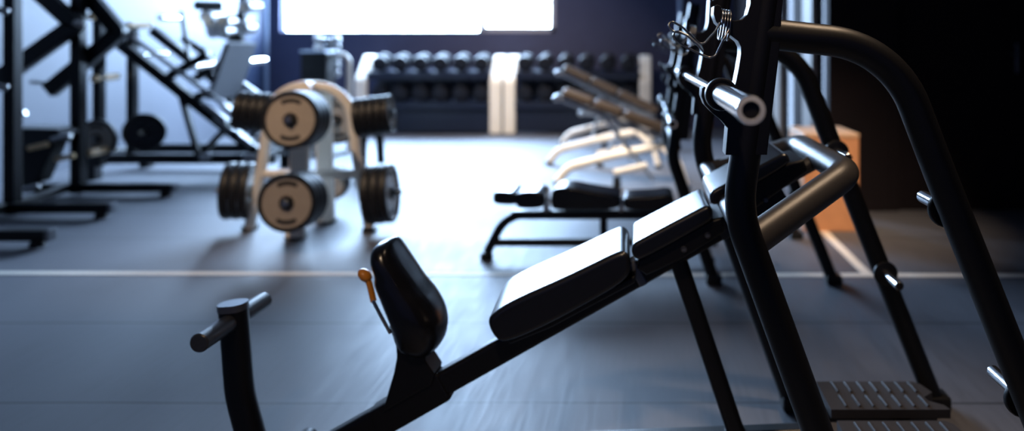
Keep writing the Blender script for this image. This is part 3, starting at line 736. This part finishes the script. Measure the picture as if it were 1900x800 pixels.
# foot plate of the carriage; added low-end panel whose white paints a reflection
for nm, ma, a, q in (('foot_plate', 'padgrey', P(388, 186, 8.0), P(425, 77, 8.0)), ('glare_panel', 'padglare', P(470, 292, 8.0), P(484, 248, 8.0))):
  k = mk(); o_ = bmesh.new(); V = []
  for dx in (0, -.06):
      for p, y in ((a, 8.0), (q, 8.0), (q, 8.62), (a, 8.62)): V.append(o_.verts.new((p.x + dx, y, p.z)))
  for fc in ((0, 1, 2, 3), (7, 6, 5, 4), (0, 4, 5, 1), (1, 5, 6, 2), (2, 6, 7, 3), (3, 7, 4, 0)): o_.faces.new([V[i] for i in fc])
  bmesh.ops.bevel(o_, geom=list(o_.edges), offset=.02, segments=3, affect='EDGES'); merge(k, o_)
  obj(nm, k, ma, lg)
for y in (7.98, 8.6):
    k = mk(); bar(k, [P(398, 100, 8.0) + Vector((-.05, y - 8, 0)), P(300, 150, 8.0) + Vector((0, y - 8, 0))], .07, .09, .01); bar(k, [P(390, 175, 8.0) + Vector((-.05, y - 8, 0)), P(345, 185, 8.0) + Vector((0, y - 8, 0))], .07, .08, .01)
    obj('carriage_arm', k, 'blackfar', lg)
# seat end: back pad steps & rollers at the low right end of the sled
for px, py, l in ((400, 210, .3), (415, 232, .26), (428, 208, .2), (445, 190, .16), (455, 262, .2)):
    p = P(px, py, 7.85); d = Vector((.79, 0, -.61)); k = mk(); rod(k, p - d * l / 2, p + d * l / 2, .03, 14); obj('slide_tube', k, 'steel', lg)
for px, py in ((372, 292), (452, 292), (468, 293)):
    p = P(px, py, 7.8); k = mk(); rod(k, p, p + Vector((.1, .02, 0)), .04, 14); obj('rail_cap', k, 'steel', lg)
# storage posts with pegs along the depth
for px, y, t0, t1 in ((184, 7.6, 35, 312), (246, 8.0, 48, 298)):
    x = P(px, 0, y).x; k = mk(); bx(k, x - .045, x + .045, y - .045, y + .045, .2, P(0, t0, y).z, .01); obj('storage_post', k, 'blackfar', lg)
def hpeg(px0, px1, py, y, m):
    a = P(px0, py, y); L = .3; k = mk(); rod(k, a, a + Vector((.0, .42 if m == 'pegwhite' else .36, .015)), .038, 16, .008); obj('plate_peg', k, m, lg)
for t in ((166, 190, 31, 7.5, 'brass'), (172, 210, 146, 7.5, 'brass'), (164, 216, 285, 7.2, 'brass'), (236, 284, 47, 7.9, 'brass'), (296, 338, 33, 8.4, 'pegwhite'), (355, 390, 124, 8.1, 'pegwhite'), (458, 478, 115, 8.7, 'pegwhite'), (238, 262, 103, 7.9, 'pegwhite'), (262, 292, 102, 7.95, 'pegwhite')): hpeg(*t)
# tower behind the carriage with chrome rods added for the window's bright glints
k = mk(); bar(k, [P(458, -40, 8.9), P(442, 90, 8.9)], .1, .1, .012); bar(k, [P(392, 58, 8.9), P(452, 80, 8.9)], .07, .07, .01); bar(k, [P(338, 20, 8.6), P(350, 110, 8.6)], .05, .05, .01); bar(k, [P(350, 76, 8.6), P(396, 104, 8.6)], .05, .05, .01); obj('carriage_frame', k, 'blackfar', lg)
k = mk(); rod(k, P(362, 10, 8.6), P(384, 8, 8.6) + Vector((0, .3, 0)), .06, 18, .015); obj('shoulder_roll', k, 'vinyl', lg)
for px, py, l, a in ((392, 30, .2, 60), (400, 44, .3, 0), (424, 40, .34, 62), (404, 58, .2, 50), (421, 58, .16, 70), (463, 12, .2, 88), (460, 52, .1, 0)):
    p = P(px, py, 8.75); d = Vector((.12, 1, .1)).normalized(); k = mk(); rod(k, p - d * .12, p + d * (l * .8), .085, 20, .02); obj('glint_rod', k, 'pegwhite', lg)
# plates on the storage posts
for px, py, y, lab in ((181, 258, 7.45, 'brown-grey faced weight plate on the storage post beside the lever press'), (268, 245, 7.85, 'dark weight plate on the storage post under the leg press rail')):
    p = P(px, py, y)
    k = mk(); rod(k, p + Vector((0, -.06, 0)), Vector((p.x, y + .2, p.z)), .025, 14); obj('plate_peg', k, 'steel', lg)
    put(dark if px > 200 else big, p, (.25 if px > 200 else 0, -1, 0) if px < 200 else (-.5, .9, 0), lab, 'plates stored at the leg press')

# ------------------------------------------------------------------ light
world = bpy.data.worlds.new('sky'); bpy.context.scene.world = world; world.use_nodes = True
bg = world.node_tree.nodes['Background']; bg.inputs[0].default_value = (.50, .715, 1.0, 1); bg.inputs[1].default_value = 82.0
def area(name, loc, rot, sx, sy, power, col, portal=False, shape='RECTANGLE', spread=180):
    l = bpy.data.lights.new(name, 'AREA'); l.shape = shape; l.size = sx
    if shape == 'RECTANGLE': l.size_y = sy
    l.energy = power; l.color = col; l.spread = R(spread)
    if portal: l.cycles.is_portal = True
    o = bpy.data.objects.new(name, l); C.objects.link(o); o.location = loc; o.rotation_euler = rot; return o
area('window_portal', ((WX0 + WX1) / 2, YB + .21, (WZ0 + WZ1) / 2), (R(-90), 0, 0), WX1 - WX0, WZ1 - WZ0, 1, (1, 1, 1), True)
LIGHTS = [((1.35, 2.25), (.95, 1.9, 1.3), 10, 52, 0), ((-.5, -1.0), (-.2, 1.9, 1.0), 4.5, 46, 0), ((1.35, 3.0), (1.55, 5.6, .35), 9, 32, 0), ((-3.0, 2.6), (-2.6, 5.3, .75), 9, 44, 0),
          ((-1.2, 5.6), (-.4, 8.0, .6), 45, 52, 1), ((-2.4, 8.8), (-2.4, 12.2, .3), 52, 74, 1)]
lamp0 = None
for i, ((x, y), aim, pw, spr, cool) in enumerate(LIGHTS):
    src = Vector((x, y, H - .1)); d = (Vector(aim) - src).normalized()
    area('downlight_beam', src + d * .02, d.to_track_quat('-Z', 'Y').to_euler(), .2, .2, pw, (1, .84, .68) if cool else (1, .72, .48), False, 'DISK', spr)
    if lamp0 is None:
        lamp0 = thing('ceiling_light', 'round white ceiling downlight', 'ceiling light', (x, y, H), 'ceiling downlights')
        k = mk(); lathe(k, [(.15, 0), (.17, -.02), (.17, -.05), (.16, -.06), (.145, -.06), (.145, -.03), (0, -.03)], (x, y, H), (0, 0, 1), 32); obj('housing', k, 'white', lamp0)
        x0, y0 = x, y
    else: dup(lamp0, (x - x0, y - y0, 0), 'round white ceiling downlight')

# ------------------------------------------------------------------ camera
sc = bpy.context.scene
cam = bpy.data.cameras.new('camera'); co = bpy.data.objects.new('camera', cam); C.objects.link(co)
co.location = (0, 0, CH); co.rotation_euler = (R(90), 0, 0)
cam.sensor_fit = 'HORIZONTAL'; cam.sensor_width = 36; cam.lens = 36 * F / 1900
cam.shift_x = -(VX - 950) / 1900; cam.shift_y = -(400 - VY) / 1900
cam.clip_start = .05; cam.clip_end = 200
cam.dof.use_dof = True; cam.dof.focus_distance = 1.75; cam.dof.aperture_fstop = 1.1
sc.camera = co
sc.view_settings.view_transform = 'Standard'; sc.view_settings.look = 'None'; sc.view_settings.gamma = 1; sc.view_settings.use_curve_mapping = False
sc.view_settings.exposure = 0.0
sc.cycles.use_denoising = True; sc.cycles.max_bounces = 8; sc.cycles.sample_clamp_indirect = 6
